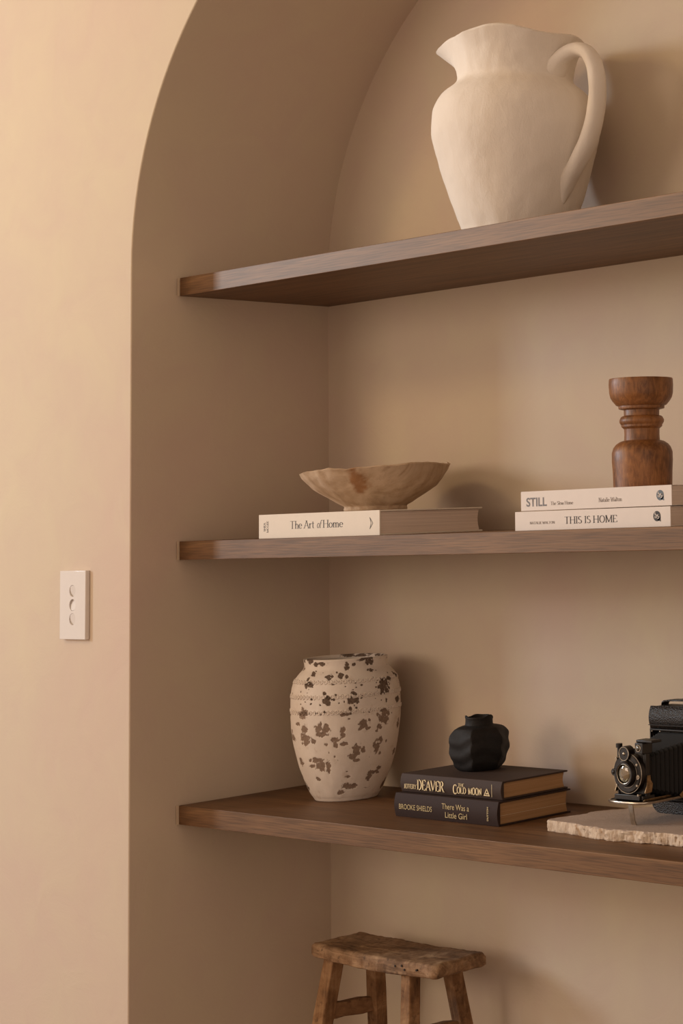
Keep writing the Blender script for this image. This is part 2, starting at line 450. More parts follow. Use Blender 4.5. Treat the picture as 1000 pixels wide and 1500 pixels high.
# ------------------------------------------------------------------ light switch
sw = thing('light_switch', (-.173, FACE, Z0 + .347), 'white rectangular light switch with three round buttons on plaster wall', 'light switch')
bm = bmesh.new(); box(bm, -.042, .042, -.0080, 0, -.0595, .0595)
plate = link('switch_plate', bm, 'switch', sw, bevel=.0010)
for dz in (.0245, 0, -.0245):        # drill the three round openings, then drop the drill
    bm = bmesh.new(); cyl(bm, (0, -.02, dz), (0, -.0042, dz), .0102, .0102, 48)
    drill = link('drill', bm, 'switch', smooth=False); drill.location = sw.location
    bpy.context.view_layer.update()
    md = plate.modifiers.new('cut', 'BOOLEAN'); md.object = drill; md.operation = 'DIFFERENCE'; md.solver = 'EXACT'
    me = bpy.data.meshes.new_from_object(plate.evaluated_get(bpy.context.evaluated_depsgraph_get()))
    plate.modifiers.clear(); plate.data = me; me.name = 'switch_plate'
    bpy.data.objects.remove(drill)
for k, dz in enumerate((.0245, 0, -.0245)):
    bm = bmesh.new(); n = 48; rr = .0097; sg = 1 if k != 1 else -1; fr, bk = [], []
    for i in range(n):
        a = 2 * pi * i / n; x, z = rr * cos(a), rr * sin(a)
        fr.append(bm.verts.new((x, -.0080 + .0003 + .0016 * (1 - sg * z / rr) + .0006 * (x / rr) * sg, dz + z))); bk.append(bm.verts.new((x, -.0043, dz + z)))
    bm.faces.new(fr); bm.faces.new(bk[::-1])
    for i in range(n): bm.faces.new((fr[i], bk[i], bk[(i + 1) % n], fr[(i + 1) % n]))
    link('switch_button', bm, 'switch', sw, angle=30)

# ------------------------------------------------------------------ jug
jug = thing('jug', (.715, .15, ZT), 'large white clay jug with wavy spout and looped handle on top shelf', 'jug')
prof = [(.080, 0), (.085, .006), (.0871, .0196), (.0977, .0501), (.109, .0851), (.1192, .1202), (.1278, .1552), (.1311, .1816),
        (.128, .2126), (.1153, .2351), (.0955, .2525), (.0905, .262), (.0920, .274), (.0965, .294), (.104, .311), (.110, .323)]
prof = cr(prof, 5)
SP = pi + .1
def jf(inner):
    def f(a, r, z):
        d = (a - SP + pi) % (2 * pi) - pi
        h = max(0, (z - .268) / .060)
        r2 = r + .054 * math.exp(-(d / .44) ** 2) * h ** 1.2
        r2 -= .009 * h * math.exp(-((abs(d) - 1.05) / .34) ** 2)
        z2 = z + h * (.003 * math.exp(-(d / .5) ** 2) + .0022 * cos(3 * (a + 1.15)) + .003 * sin(5 * a) - .003 * math.exp(-((a - .1 + pi) % (2 * pi) - pi) ** 2 / .3))
        k = .0016 * fb((cos(a) * 2.2, sin(a) * 2.2, z * 16), 4)
        return r2 + k - inner, z2
    return f
bm = bmesh.new(); n = 128
out = lathe(bm, prof, n, f=jf(0), cap1=False)
inn_prof = [(r, z) for r, z in prof if z > .05][::-1]
rim1 = []
ri = lathe(bm, [(r, z) for r, z in inn_prof], n, f=jf(.008), cap0=False, cap1=True)
# rounded lip
mid = []
for i in range(n):
    a, b = out[-1][i].co, ri[0][i].co
    mid.append(bm.verts.new((a + b) / 2 + Vector((0, 0, .0035))))
for i in range(n):
    j = (i + 1) % n
    bm.faces.new((out[-1][i], out[-1][j], mid[j], mid[i])); bm.faces.new((mid[i], mid[j], ri[0][j], ri[0][i]))
link('jug_body', bm, 'jug', jug, angle=75)
hp = [(.070, .258, .018, .028), (.086, .272, .0155, .023), (.098, .283, .0130, .019), (.112, .2905, .012, .0165), (.136, .2935, .0115, .0155), (.158, .282, .0115, .0155),
      (.170, .252, .012, .0155), (.172, .215, .012, .016), (.165, .178, .0122, .0165), (.150, .142, .0125, .017), (.128, .112, .0125, .0165),
      (.112, .092, .0115, .0160), (.105, .078, .0095, .0140), (.1005, .066, .0070, .0105), (.0965, .054, .0045, .006), (.092, .046, .001, .002)]
hp = cr(hp, 6); bm = bmesh.new(); rs = []
for i, (r, z, t1, t2) in enumerate(hp):
    a = hp[max(0, i - 1)]; b = hp[min(len(hp) - 1, i + 1)]
    d = Vector((b[0] - a[0], b[1] - a[1])).normalized(); nx, nz = -d.y, d.x
    ring = []
    for k in range(28):
        q = 2 * pi * k / 28; u = t1 * cos(q); w = t2 * sin(q)
        u += .0012 * fb((r * 20 + cos(q), z * 20, sin(q)), 3)
        rr = r + nx * u; ring.append(Vector((rr * cos(.1) - w * sin(.1), rr * sin(.1) + w * cos(.1), z + nz * u)))
    rs.append(ring)
rings(bm, rs); link('handle', bm, 'jug', jug, angle=75)

# ------------------------------------------------------------------ books
def book(name_loc, L, W, T, label, cover, pg, group, board=.0025, hardback=True, round_=.0, overhang=.003):
    t = thing('book', name_loc, label, 'book', group)
    bm = bmesh.new()
    # cover as one C-shaped section in Y/Z extruded along X
    if round_:
        sec = [(W, 0), (.008, 0)] + [(.0012 - round_ * sin(pi * k / 10) , T * k / 10) for k in range(0, 11)] + [(.008, T), (W, T), (W, T - board), (.009, T - board), (.004, T - board - .001), (.004, board + .001), (.009, board), (W, board)]
    else:
        sec = [(W, 0), (.0, 0), (0, T), (W, T), (W, T - board), (board, T - board), (board, board), (W, board)]
    rings(bm, [[Vector((x, y, z)) for y, z in sec] for x in (0, L)])
    link('cover', bm, cover, t, bevel=.0006, angle=30)
    bm = bmesh.new(); e = overhang
    ns = 9; rs = []
    for x in (e, L - e):
        ring = [Vector((x, board + .001, board + .0001)), Vector((x, board + .001, T - board - .0001))]
        for k in range(ns):
            u = k / (ns - 1); z = (T - board - .0001) * (1 - u) + (board + .0001) * u
            ring.append(Vector((x, W - e - .003 * sin(pi * u) * (1 if hardback else .2), z)))
        rs.append(ring)
    rings(bm, rs); link('pages', bm, pg, t, smooth=False)
    return t

G1 = 'books lying flat on the shelves'
E = -.00025
art = book((.2054, .02, ZM), .3256, .203, .0400, 'cream hardback titled the art of home, lying under the tan clay bowl', 'cover_cream', 'pages_grey', G1, overhang=.004)
lettering('title', 'The Art ', 'ink', art, .088, .160, .0150, .0125, E, .10, .04)
lettering('title', 'of', 'ink', art, .1610, .1725, .0150, .0125, E, .085, .04, slant=.25)
lettering('title', 'Home', 'ink', art, .1775, .231, .0150, .0125, E, .10, .04)
lettering('author', 'SHEA', 'ink', art, 0, .0145, 0, .0046, E, .12, .07, rot=(.0190, .0120))
lettering('author', 'MCGEE', 'ink', art, 0, .0190, 0, .0046, E, .12, .07, rot=(.0275, .0100))
bm = bmesh.new()
for a, b in (((.3005, .029), (.3085, .0195)), ((.3085, .0195), (.3005, .0105)), ((.3010, .0285), (.3040, .0195)), ((.3040, .0195), (.3010, .011))):
    v = Vector((b[0] - a[0], 0, b[1] - a[1])).normalized(); nn = Vector((-v.z, 0, v.x)) * .00045
    A, B = Vector((a[0], E, a[1])), Vector((b[0], E, b[1])); bm.faces.new([bm.verts.new(p) for p in (A + nn, B + nn, B - nn, A - nn)])
link('publisher_mark', bm, 'ink', art, smooth=False)

def logo(parent, x, z, r, mat):
    bm = bmesh.new(); n = 40
    bm.faces.new([bm.verts.new((x + r * cos(2 * pi * i / n), E, z + r * sin(2 * pi * i / n))) for i in range(n)])
    bm.faces.new([bm.verts.new(p) for p in ((x + r * .1, E, z - r * .8), (x + r * 1.05, E, z - r * 1.05), (x + r * .95, E, z - r * .1))])
    m = link('publisher_mark', bm, mat, parent, smooth=False)
    lettering('mark_letters', 'h', 'cover_white', m, x - r * .62, x + r * .02, z - r * .45, r * 1.2, E * 2, .16, .1)
    lettering('mark_letters', 'g', 'cover_white', m, x - r * .0, x + r * .7, z - r * .25, r * .9, E * 2, .16, .1)

home = book((.853, .02, ZM), .324, .215, .0282, 'white book titled this is home, lower of the two under the candle holder', 'cover_white', 'pages_grey', G1, board=.0012, overhang=.0015)
lettering('title', 'THIS IS HOME', 'ink', home, .1075, .218, .0085, .0102, E, .11, .045)
lettering('author', 'NATALIE WALTON', 'ink_soft', home, .033, .087, .0095, .0034, E, .15, .09)
logo(home, .2975, .0150, .0072, 'ink')
still = book((.8665, .02, ZM + .0290), .3135, .212, .0288, 'white book titled still in grey letters, directly under the wooden candle holder', 'cover_white', 'pages_grey', G1, board=.0012, overhang=.0015)
still.rotation_euler = (0, 0, 0)
sans('title', 'STILL', 'ink_grey', still, .0125, .0570, .0068, .0130, E, bold=.02)
lettering('subtitle', 'The Slow Home', 'ink_soft', still, .065, .1135, .0075, .0050, E, .12, .07)
lettering('author', 'Natalie Walton', 'ink_soft', still, .167, .2145, .0090, .0060, E, .12, .07)
logo(still, .291, .0150, .0072, 'ink_slate')

b2 = book((.475, .087, ZB), .251, .145, .0375, 'dark brown cloth book titled there was a little girl, lower of the dark pair', 'cover_brown', 'pages_tan', G1, round_=.0035, overhang=.004)
b1 = book((.4765, .098, ZB + .0380), .2455, .132, .0285, 'charcoal cloth book titled the cold moon in bold gold, directly under the black vase', 'cover_black', 'pages_tan', G1, round_=.0035, overhang=.004)
Y2 = -.0029
sans('author', 'BROOKE SHIELDS', 'foil_dull', b2, .0135, .0955, .0130, .0085, Y2)
sans('title', 'There Was a', 'foil_dull', b2, .1200, .1855, .0195, .0092, Y2)
sans('title', 'Little Girl', 'foil_dull', b2, .1280, .1805, .0065, .0092, Y2)
sans('publisher_mark', 'DUTTON', 'foil_dull', b2, 0, .021, 0, .0035, Y2, bold=.03, rot=(.2310, .0080))
lettering('author', 'JEFFERY', 'foil', b1, .0100, .0415, .0058, .0072, Y2, .15, .07)
lettering('author', 'DEAVER', 'foil', b1, .0435, .1100, .0050, .0165, Y2, .17, .06)
lettering('title', 'C', 'foil', b1, .1320, .1420, .0040, .0145, Y2, .17, .06)
lettering('title', 'OLD', 'foil', b1, .1415, .1640, .0052, .0102, Y2, .17, .06)
lettering('title', 'MOON', 'foil', b1, .1690, .2010, .0052, .0110, Y2, .17, .06)
lettering('title', 'THE', 'foil', b1, .1445, .1590, .0158, .0052, Y2, .15, .07)
bm = bmesh.new(); x, z = .213, .010
for a, b, w in (((-.0055, -.003), (0, .006), .0008), ((0, .006), (.0055, -.003), .0008), ((-.007, -.004), (.007, -.004), .0007), ((-.002, -.001), (.003, -.001), .001)):
    v = Vector((b[0] - a[0], 0, b[1] - a[1])).normalized(); nn = Vector((-v.z, 0, v.x)) * w
    A, B = Vector((x + a[0], Y2, z + a[1])), Vector((x + b[0], Y2, z + b[1])); bm.faces.new([bm.verts.new(p) for p in (A + nn, B + nn, B - nn, A - nn)])
bm.faces.new([bm.verts.new(p) for p in ((.2245, Y2, .004), (.2252, Y2, .004), (.2252, Y2, .0235), (.2245, Y2, .0235))])
link('publisher_mark', bm, 'foil', b1, smooth=False)
# light line in the lower book's page block (a slightly proud signature)
bm = bmesh.new(); box(bm, .2445, .2473, .006, .139, .0150, .0154); link('paper_insert', bm, 'paper_line', b2, smooth=False)

# ------------------------------------------------------------------ bowl
bowl = thing('bowl', (.3714, .13, ZM + .0401), 'mottled tan clay bowl with ragged rim on the cream book', 'bowl')
bp = [(.046, 0), (.0500, .0012), (.0505, .004), (.0505, .008), (.058, .0125), (.0692, .0197), (.083, .028), (.0965, .0376), (.1065, .048), (.1151, .0585), (.1200, .0665), (.1222, .0700)]
bp = cr(bp, 4)
RG = math.atan2(.762, .647)
def bf(off):
    def f(a, r, z):
        k = z / .07
        d = cos(a - RG)
        w = fb((cos(a) * 1.7 + 3, sin(a) * 1.7, z * 9), 4)
        z2 = z + k * k * (.0050 * d + .0030 * fb((cos(a) * 2.5, sin(a) * 2.5, 7), 3))
        r2 = r + k * (.004 * w) + .0012 * fb((cos(a) * 6, sin(a) * 6, z * 60), 3)
        r2 += .003 * k * max(0, cos(4 * a + .8)) ** 6
        return r2 - off, z2
    return f
bm = bmesh.new(); n = 160
ro = lathe(bm, bp, n, f=bf(0), cap1=False)
bi = [(max(.012, r - .002), z + .002) for r, z in bp if z > .011][::-1] + [(.03, .0105), (.01, .010)]
ri = lathe(bm, bi, n, f=lambda a, r, z: (bf(.002)(a, r, z) if r > .035 else (r, z)), cap0=False, cap1=True)
for i in range(n):
    j = (i + 1) % n; bm.faces.new((ro[-1][i], ro[-1][j], ri[0][j], ri[0][i]))
lay = bm.loops.layers.float_color.new('wear')
ca = math.atan2(-.647, .762) - .18
for fc in bm.faces:
    for lp in fc.loops:
        p = lp.vert.co; a = math.atan2(p.y, p.x); d = (a - ca + pi) % (2 * pi) - pi
        v = 1 - ((d / .17) ** 2 + ((p.z - .050) / .024) ** 2) + .7 * fb((p.x * 60, p.y * 60, p.z * 60), 4)
        v = max(0, min(1, v * 1.4)) * .8
        lp[lay] = (v, v, v, 1)
link('bowl_body', bm, 'bowl', bowl, angle=70)
tag(bowl, 'mottled tan clay bowl with ragged rim on the cream book', 'bowl')

# ------------------------------------------------------------------ candle holder
ch = thing('candle_holder', (1.0094, .13, ZM + .0579), 'turned brown wooden candle holder standing on the two white books', 'candle holder')
zb = .5100
rows = [(0.040, .5100), (0.0431, .5106), (0.0434, .520), (0.0438, 0.5333), (0.0448, 0.5492), (0.0444, 0.5623), (0.0422, .5692), (0.0385, 0.5742), (0.0325, 0.5783), (0.0285, .5795), (0.0262, 0.5802), (0.0258, .589), (0.0260, 0.5971),
        (0.0276, 0.5985), (0.0300, 0.6005), (0.0302, .6035), (0.0312, .6045), (0.0328, 0.6075), (0.0328, 0.6105), (0.0308, 0.6145), (0.0290, .6160), (0.0262, .6168), (0.0259, 0.6175), (0.0260, 0.6254), (0.0300, .6262), (0.0335, 0.6272), (0.0340, .6298), (0.0338, 0.6312),
        (0.0372, 0.6325), (0.0424, 0.6388), (0.0455, .6440), (0.0468, 0.6505), (0.0474, 0.6628), (0.0470, 0.6705), (0.0463, .6722), (0.0445, .6724), (0.0438, .6700), (0.0420, .6660), (.030, .6655), (.002, .6655)]
bm = bmesh.new(); lathe(bm, [(r, z - zb) for r, z in rows], 96, f=lambda a, r, z: (r + .0003 * fb((cos(a) * 3, sin(a) * 3, z * 50), 3), z))
link('holder_body', bm, 'turned', ch, angle=32)
bm = bmesh.new(); cyl(bm, (0, 0, .1556), (0, 0, .1585), .039, .039, 48); pl = link('drip_plate', bm, 'black_metal', ch, bevel=.0006)
bm = bmesh.new(); cyl(bm, (0, 0, .158), (0, 0, .1655), .0018, .0004, 12); link('candle_spike', bm, 'black_metal', pl)

# ------------------------------------------------------------------ chipped pot
pot = thing('pot', (.2143, .182, ZB), 'tall off-white pot with peeling paint and beaded bands beside dark books', 'pot')
PP = [(.046, 0), (.0512, .0008), (.0545, .006), (0.0586, 0.0130), (0.0689, 0.0365), (0.0779, 0.0622), (0.0838, 0.0881), (0.0877, 0.1138), (0.0901, 0.1395), (0.0905, 0.165), (0.0888, 0.1890), (0.0842, 0.2050), (0.0775, 0.2150), (0.0700, 0.2230), (0.0680, 0.2290), (0.0683, 0.2350), (0.0690, 0.2390), (.0680, .2408), (.0650, .2412), (.0622, .2400), (.0600, .236)]
PPs = cr(PP, 14)
PT = [(-1.34,0.234,0.0153,0.0036,1),(-0.02,0.2344,0.0099,0.0056,1),(-0.6,0.2274,0.0041,0.0072,1),(-0.43,0.2316,0.0031,0.0026,1),(-0.71,0.2147,0.0051,0.0046,1),(-0.61,0.2119,0.0031,0.0038,1),(-1.38,0.2184,0.0064,0.0046,1),(-1.38,0.2004,0.0099,0.0056,1),(0.15,0.1926,0.0128,0.0133,1),(0.33,0.2025,0.0066,0.0038,1),(-0.05,0.2195,0.0085,0.0026,1),(0.1,0.2184,0.0027,0.001,1),(-0.95,0.2132,0.0054,0.0051,1),(-0.86,0.2008,0.0032,0.0018,1),(-1.02,0.1866,0.0039,0.0031,1),(-0.96,0.1739,0.0076,0.0082,1),(-0.83,0.176,0.0021,0.0031,1),(-0.48,0.184,0.0046,0.0038,1),(-0.48,0.1714,0.0093,0.0061,1),(-0.54,0.1593,0.0026,0.0031,1),(-0.43,0.1598,0.0031,0.002,1),(-1.0,0.1553,0.0028,0.002,1),(-1.28,0.177,0.0026,0.002,1),(-1.44,0.1731,0.0022,0.002,1),(-0.34,0.1754,0.0021,0.002,1),(-0.03,0.1917,0.0018,0.0015,1),(0.57,0.1656,0.0068,0.0064,1),(0.71,0.2073,0.0073,0.0038,1),(-1.46,0.21,0.0031,0.0031,1),(-0.63,0.1965,0.0015,0.0015,1),(0.07,0.168,0.0017,0.0013,1),(0.18,0.1694,0.0018,0.001,1),(-1.49,0.1529,0.0103,0.0092,0.4),(-0.65,0.15,0.0072,0.0033,0.5),(-0.57,0.1424,0.002,0.002,0.6),(-1.66,0.1347,0.0071,0.0036,0.5),(-1.47,0.1252,0.007,0.0097,0.4),(-1.48,0.1099,0.0125,0.0107,0.4),(-1.13,0.1292,0.0071,0.0097,0.5),(-0.98,0.1275,0.0066,0.0072,0.4),(-1.07,0.1177,0.0108,0.0051,0.6),(-0.68,0.1237,0.0046,0.0056,0.4),(-0.68,0.1149,0.0051,0.0046,0.4),(-0.82,0.1067,0.0073,0.0056,0.4),(-0.81,0.099,0.0047,0.0046,0.4),(-0.67,0.1003,0.0072,0.0033,0.4),(-0.3,0.1323,0.0091,0.0072,0.5),(-0.36,0.1239,0.004,0.0036,0.5),(-0.21,0.1238,0.0056,0.0026,0.5),(0.16,0.1468,0.0151,0.0072,0.4),(0.07,0.1375,0.0073,0.0082,0.4),(0.19,0.1337,0.0066,0.0072,0.4),(0.03,0.124,0.0058,0.0046,0.5),(-0.02,0.1181,0.0031,0.0033,0.5),(0.08,0.1006,0.0047,0.0072,0.4),(-0.01,0.09,0.0062,0.0118,0.4),(0.11,0.0785,0.0034,0.0031,0.4),(-0.42,0.094,0.0073,0.0056,0.4),(-0.42,0.085,0.0068,0.0056,0.4),(-0.29,0.0877,0.0043,0.0056,0.4),(-0.49,0.0779,0.0072,0.0056,0.4),(-0.41,0.0708,0.0058,0.0033,0.4),(-1.25,0.0743,0.0152,0.0041,0.4),(-1.16,0.064,0.0107,0.0087,0.4),(-1.0,0.0637,0.0044,0.0123,0.4),(-1.4,0.0638,0.0065,0.0033,0.4),(-1.32,0.0415,0.0053,0.0033,0.4),(-1.25,0.1064,0.0063,0.0046,0.5),(-1.01,0.101,0.0036,0.0031,0.5),(-0.0,0.0464,0.0132,0.0036,0.5),(-0.08,0.042,0.006,0.0082,0.5),(0.15,0.0526,0.0064,0.0031,0.5),(-0.57,0.0271,0.0108,0.0056,0.4),(-0.77,0.0167,0.006,0.0046,0.4),(-0.46,0.0269,0.0073,0.0033,0.4),(-0.59,0.0436,0.0046,0.002,0.4),(-0.06,0.0211,0.0054,0.0013,0.4),(-0.85,0.08,0.0013,0.0015,0.5),(-0.79,0.0733,0.0013,0.0026,0.5),(-0.96,0.0869,0.0014,0.0013,0.5),(-0.61,0.0528,0.0015,0.0013,0.5),(0.66,0.1236,0.0066,0.0077,0.5),(0.7,0.0217,0.0117,0.009,0.7),(0.65,0.0753,0.0073,0.0056,0.5),(-1.74,0.0702,0.0082,0.0077,0.5),(-0.19,0.1376,0.0022,0.0031,0.5),(0.24,0.0975,0.0019,0.0031,0.5),(-0.14,0.074,0.0014,0.0013,0.5)]
for k in range(90):    # the sides turned away from the room are worn in the same way
    PT.append((random.uniform(1.0, 4.3), random.uniform(.02, .235), random.uniform(.003, .013), random.uniform(.003, .010), random.choice((.4, .5, 1))))
for k in range(70):    # small flecks, mostly in the beaded upper third
    PT.append((random.uniform(-2.0, 1.0), random.uniform(.15, .225), random.uniform(.0010, .0022), random.uniform(.0008, .0020), 1))
for k in range(14):    # chipped lip
    PT.append((random.uniform(0, 6.28), random.uniform(.237, .242), random.uniform(.004, .012), .0030, 1))
def wear(a, z, r):
    best = 0; dk = 0
    wob = fb((a * r * 130 + 9, z * 130, 3), 5); w2 = fb((a * r * 420, z * 420, 8), 3)
    for t, zz, rt, rz, k in PT:
        if abs(z - zz) > rz * 2.2: continue
        d = (a - t + pi) % (2 * pi) - pi; u = d * r / rt
        if abs(u) > 2.2: continue
        v = 1 - .55 * (u * u + ((z - zz) / rz) ** 2)
        if v > best: best = v; dk = k
    if best <= 0: return 0, 0
    s = .5 + (best - .5) * .9 + wob * .62 + w2 * .22
    return max(0, min(1, s)), 1 if dk > .9 else max(0, (dk - .4) * 1.2)
bm = bmesh.new(); n = 460
VR = lathe(bm, PPs, n, f=lambda a, r, z: (r + .0007 * fb((cos(a) * 2, sin(a) * 2, z * 20), 3), z), cap1=False)
lathe(bm, [(.0600, .236), (.0615, .222), (.076, .20), (.082, .16), (.078, .1), (.05, .02), (.002, .012)], 64, cap0=False)
wl = {}
for row in VR:
    for v in row:
        p = v.co; r = math.hypot(p.x, p.y); wl[v] = wear(math.atan2(p.y, p.x), p.z, r)
        if wl[v][0] > .5:
            s = 1 - .0005 / max(r, .01); v.co = Vector((p.x * s, p.y * s, p.z))
# beaded bands: three rows of small raised rings
def rad(z):
    for (r1, z1), (r2, z2) in zip(PPs, PPs[1:]):
        if z1 <= z <= z2 and z2 > z1: return r1 + (r2 - r1) * (z - z1) / (z2 - z1)
for zr, cnt, k in ((.2045, 68, 1), (.1800, 72, 1), (.1540, 72, 1)):
    r = rad(zr); sl = (rad(zr + .002) - rad(zr - .002)) / .004
    for i in range(cnt):
        a = 2 * pi * i / cnt
        torus(bm, (r * cos(a), r * sin(a), zr), (cos(a), sin(a), -sl), .0029, .0013, 12, 6)
        if i % 1 == 0: dome(bm, (r * cos(a), r * sin(a), zr), (cos(a), sin(a), -sl), .0011, .0010, 8, 2)
lay = bm.loops.layers.float_color.new('wear')
for fc in bm.faces:
    for lp in fc.loops:
        w = wl.get(lp.vert)
        if w is None:
            p = lp.vert.co; r = math.hypot(p.x, p.y)
            w = wear(math.atan2(p.y, p.x), p.z, r) if r > rad(max(.001, min(.235, p.z))) - .002 else (0, 0)
            wl[lp.vert] = w
        lp[lay] = (w[0], w[1], 0, 1)
link('pot_body', bm, 'pot', pot, angle=60)

# ------------------------------------------------------------------ black vase
vase = thing('vase', (.569, .18, ZB + .0667), 'small matte black lobed vase standing on the dark books', 'vase')
vp = cr([(.024, 0), (.0320, .0008), (.0400, .0080), (.0462, .0210), (.0490, .0360), (.0492, .0470), (.0470, .0580), (.0405, .0665), (.0300, .0700), (.0232, .0712), (.0218, .0740), (.0215, .0800), (.0222, .0835), (.0215, .0852), (.0195, .0852)], 6)
TC = math.atan2(-.76, .65)
def vf(a, r, z):
    k = max(0, min(1, (r - .022) / .020)); z_ = z / .0852
    aa = a - TC + .08 + .022 * sin(z * 230) * k
    c = abs(sin(aa * 3.0))           # sharp ridges between concave facets, six round the body
    rr = r * (1 - .13 * k * (c ** .9)) + k * .0009 * sin(z * 260 + 2 * sin(3 * a))
    zz = z + (.0016 * sin(3 * a + 1) + .001 * sin(5 * a)) * max(0, (z - .07) / .015)
    return rr, zz
bm = bmesh.new(); n = 144
o1 = lathe(bm, vp, n, f=vf, cap1=False)
o2 = lathe(bm, [(.0185, .0845), (.018, .074), (.024, .066), (.034, .05), (.03, .01), (.001, .006)], n, cap0=False)
for i in range(n):
    j = (i + 1) % n; bm.faces.new((o1[-1][i], o1[-1][j], o2[0][j], o2[0][i]))
link('vase_body', bm, 'vase', vase, angle=38)
tag(vase, 'small matte black lobed vase standing on the dark books', 'vase')

# ------------------------------------------------------------------ stone slab
near = [(.829, .092), (.850, .0905), (.876, .089), (.915, .082), (.962, .0725), (1.0, .074), (1.023, .0775), (1.060, .080), (1.09, .084), (1.13, .082), (1.18, .080), (1.215, .095)]
far = [(1.235, .16), (1.225, .21), (1.19, .262), (1.10, .272), (1.0, .274), (.94, .272), (.905, .262), (.878, .238), (.848, .205), (.836, .182), (.842, .160), (.831, .128), (.824, .105)]
raw = near + far; raw.append(raw[0])
out2 = []
for (a, b), (c, d) in zip(raw, raw[1:]):
    m_ = max(2, int(math.hypot(c - a, d - b) / .0022))
    for k in range(m_):
        t = k / m_; out2.append((a + (c - a) * t, b + (d - b) * t))
cx, cy = 1.02, .175
bm = bmesh.new(); rs = []
ST = .0165
lv = [(0, .0012), (.0015, .0), (.004, .0), (.007, .0), (.010, .0), (.0125, .0), (.015, .0006), (ST, .0022), (ST + .0001, .012)]
for zi, (z, ins) in enumerate(lv):
    ring = []
    for (x, y) in out2:
        d = Vector((x - cx, y - cy)); ln = d.length; d /= ln
        e = .0045 * fb((x * 38, y * 38, z * 40), 5) + .0012 * fb((x * 320, y * 320, z * 160), 3)
        e *= (1 if ins < .01 else .2)
        und = .010 * max(0, fb((x * 22 + 4, y * 22, 2), 3)) * (1 - z / ST) if y < .15 and x > 1.03 else 0
        zz = z + (.0010 * fb((x * 50, y * 50, 5), 3) if 0 < z < ST else 0)
        ring.append(Vector((x - cx + d.x * (e - ins - und), y - cy + d.y * (e - ins - und), zz)))
    rs.append(ring)
rings(bm, rs)
slab = link('stone_slab', bm, 'stone', angle=28); slab.location = (cx, cy, ZB + .0002)
tag(slab, 'rough-edged pale limestone slab lying under the old folding camera', 'stone slab')

# ------------------------------------------------------------------ folding camera
CZ = ZB + .0168
cam_o = thing('folding_camera', (.992, .112, CZ), 'vintage black folding bellows camera standing on the pale stone slab', 'camera')
cz = .0758         # lens height above the slab
# body: rounded-end upright box behind, its face at y=.098
BY0, BY1 = .098, .134; BX = .061; BH = .1610
def body_section(y, ins):
    R_ = .020; P = []
    for (sx, sz, a0) in ((1, 1, 0), (-1, 1, 90), (-1, 0, 180), (1, 0, 270)):
        for k in range(9):
            a = RD(a0 + 90 * k / 8)
            P.append(Vector(((BX - R_) * sx + (R_ - ins) * cos(a), y, (BH - R_ if sz else R_) + (R_ - ins) * sin(a))))
    return P
bm = bmesh.new()
rings(bm, [body_section(y, i) for y, i in ((BY0, .0), (BY0 + .001, 0), (BY1 - .008, 0), (BY1 - .002, .003), (BY1, .008))], cap0=False)
# recessed front with the opening for the bellows
P0 = body_section(BY0, 0); P1 = [Vector((max(-.054, min(.054, p.x)), BY0, max(.018, min(.1235, p.z)))) for p in P0]
P2 = [Vector((p.x, BY0 + .010, p.z)) for p in P1]
rings(bm, [P0, P1, P2], cap0=False, cap1=True)
bmesh.ops.remove_doubles(bm, verts=bm.verts, dist=.00005)
body = link('camera_body', bm, 'leather', cam_o, angle=35)
# bulging leather-covered film chamber along the upper front
bm = bmesh.new(); rs = []
for x, k in ((-.0585, .5), (-.057, .9), (-.050, 1), (.050, 1), (.057, .9), (.0585, .5)):
    rs.append([Vector((x, BY0 - .007 * k * math.sin(pi * t / 10) ** .6, .1255 + (.1605 - .1255) * t / 10 - (1 - k) * .0)) for t in range(11)] + [Vector((x, BY0 + .004, .158)), Vector((x, BY0 + .004, .127))])
rings(bm, rs); link('film_chamber', bm, 'leather', cam_o, angle=50)
bm = bmesh.new(); box(bm, -.056, .056, BY0 - .0085, BY0 - .0020, .1322, .1330); link('cover_seam', bm, 'black_metal', cam_o)
bm = bmesh.new()
for x in (-.0575, .0555): box(bm, x, x + .002, BY0 - .004, BY0 + .001, .016, .126)
box(bm, -.0575, .0575, BY0 - .004, BY0 + .001, .1240, .1262)
link('face_frame', bm, 'black_metal', cam_o, bevel=.0004)
for x in (-.052, -.035, .035, .052):
    bm = bmesh.new(); dome(bm, (x, BY0 - .0045, .1228), (0, -1, 0), .0013, .0010, 12, 3); link('rivet', bm, 'metal', cam_o)
# carrying strap on top
bm = bmesh.new(); sec = cr([(-.046, .160), (-.043, .1645), (-.030, .1665), (0, .1672), (.030, .1665), (.043, .1645), (.046, .160)], 5)
rs = []
for i, (x, z) in enumerate(sec): rs.append([Vector((x, .108, z)), Vector((x, .124, z)), Vector((x, .124, z + .0025)), Vector((x, .108, z + .0025))])
rings(bm, rs); link('strap', bm, 'leather', cam_o, bevel=.0006, angle=50)
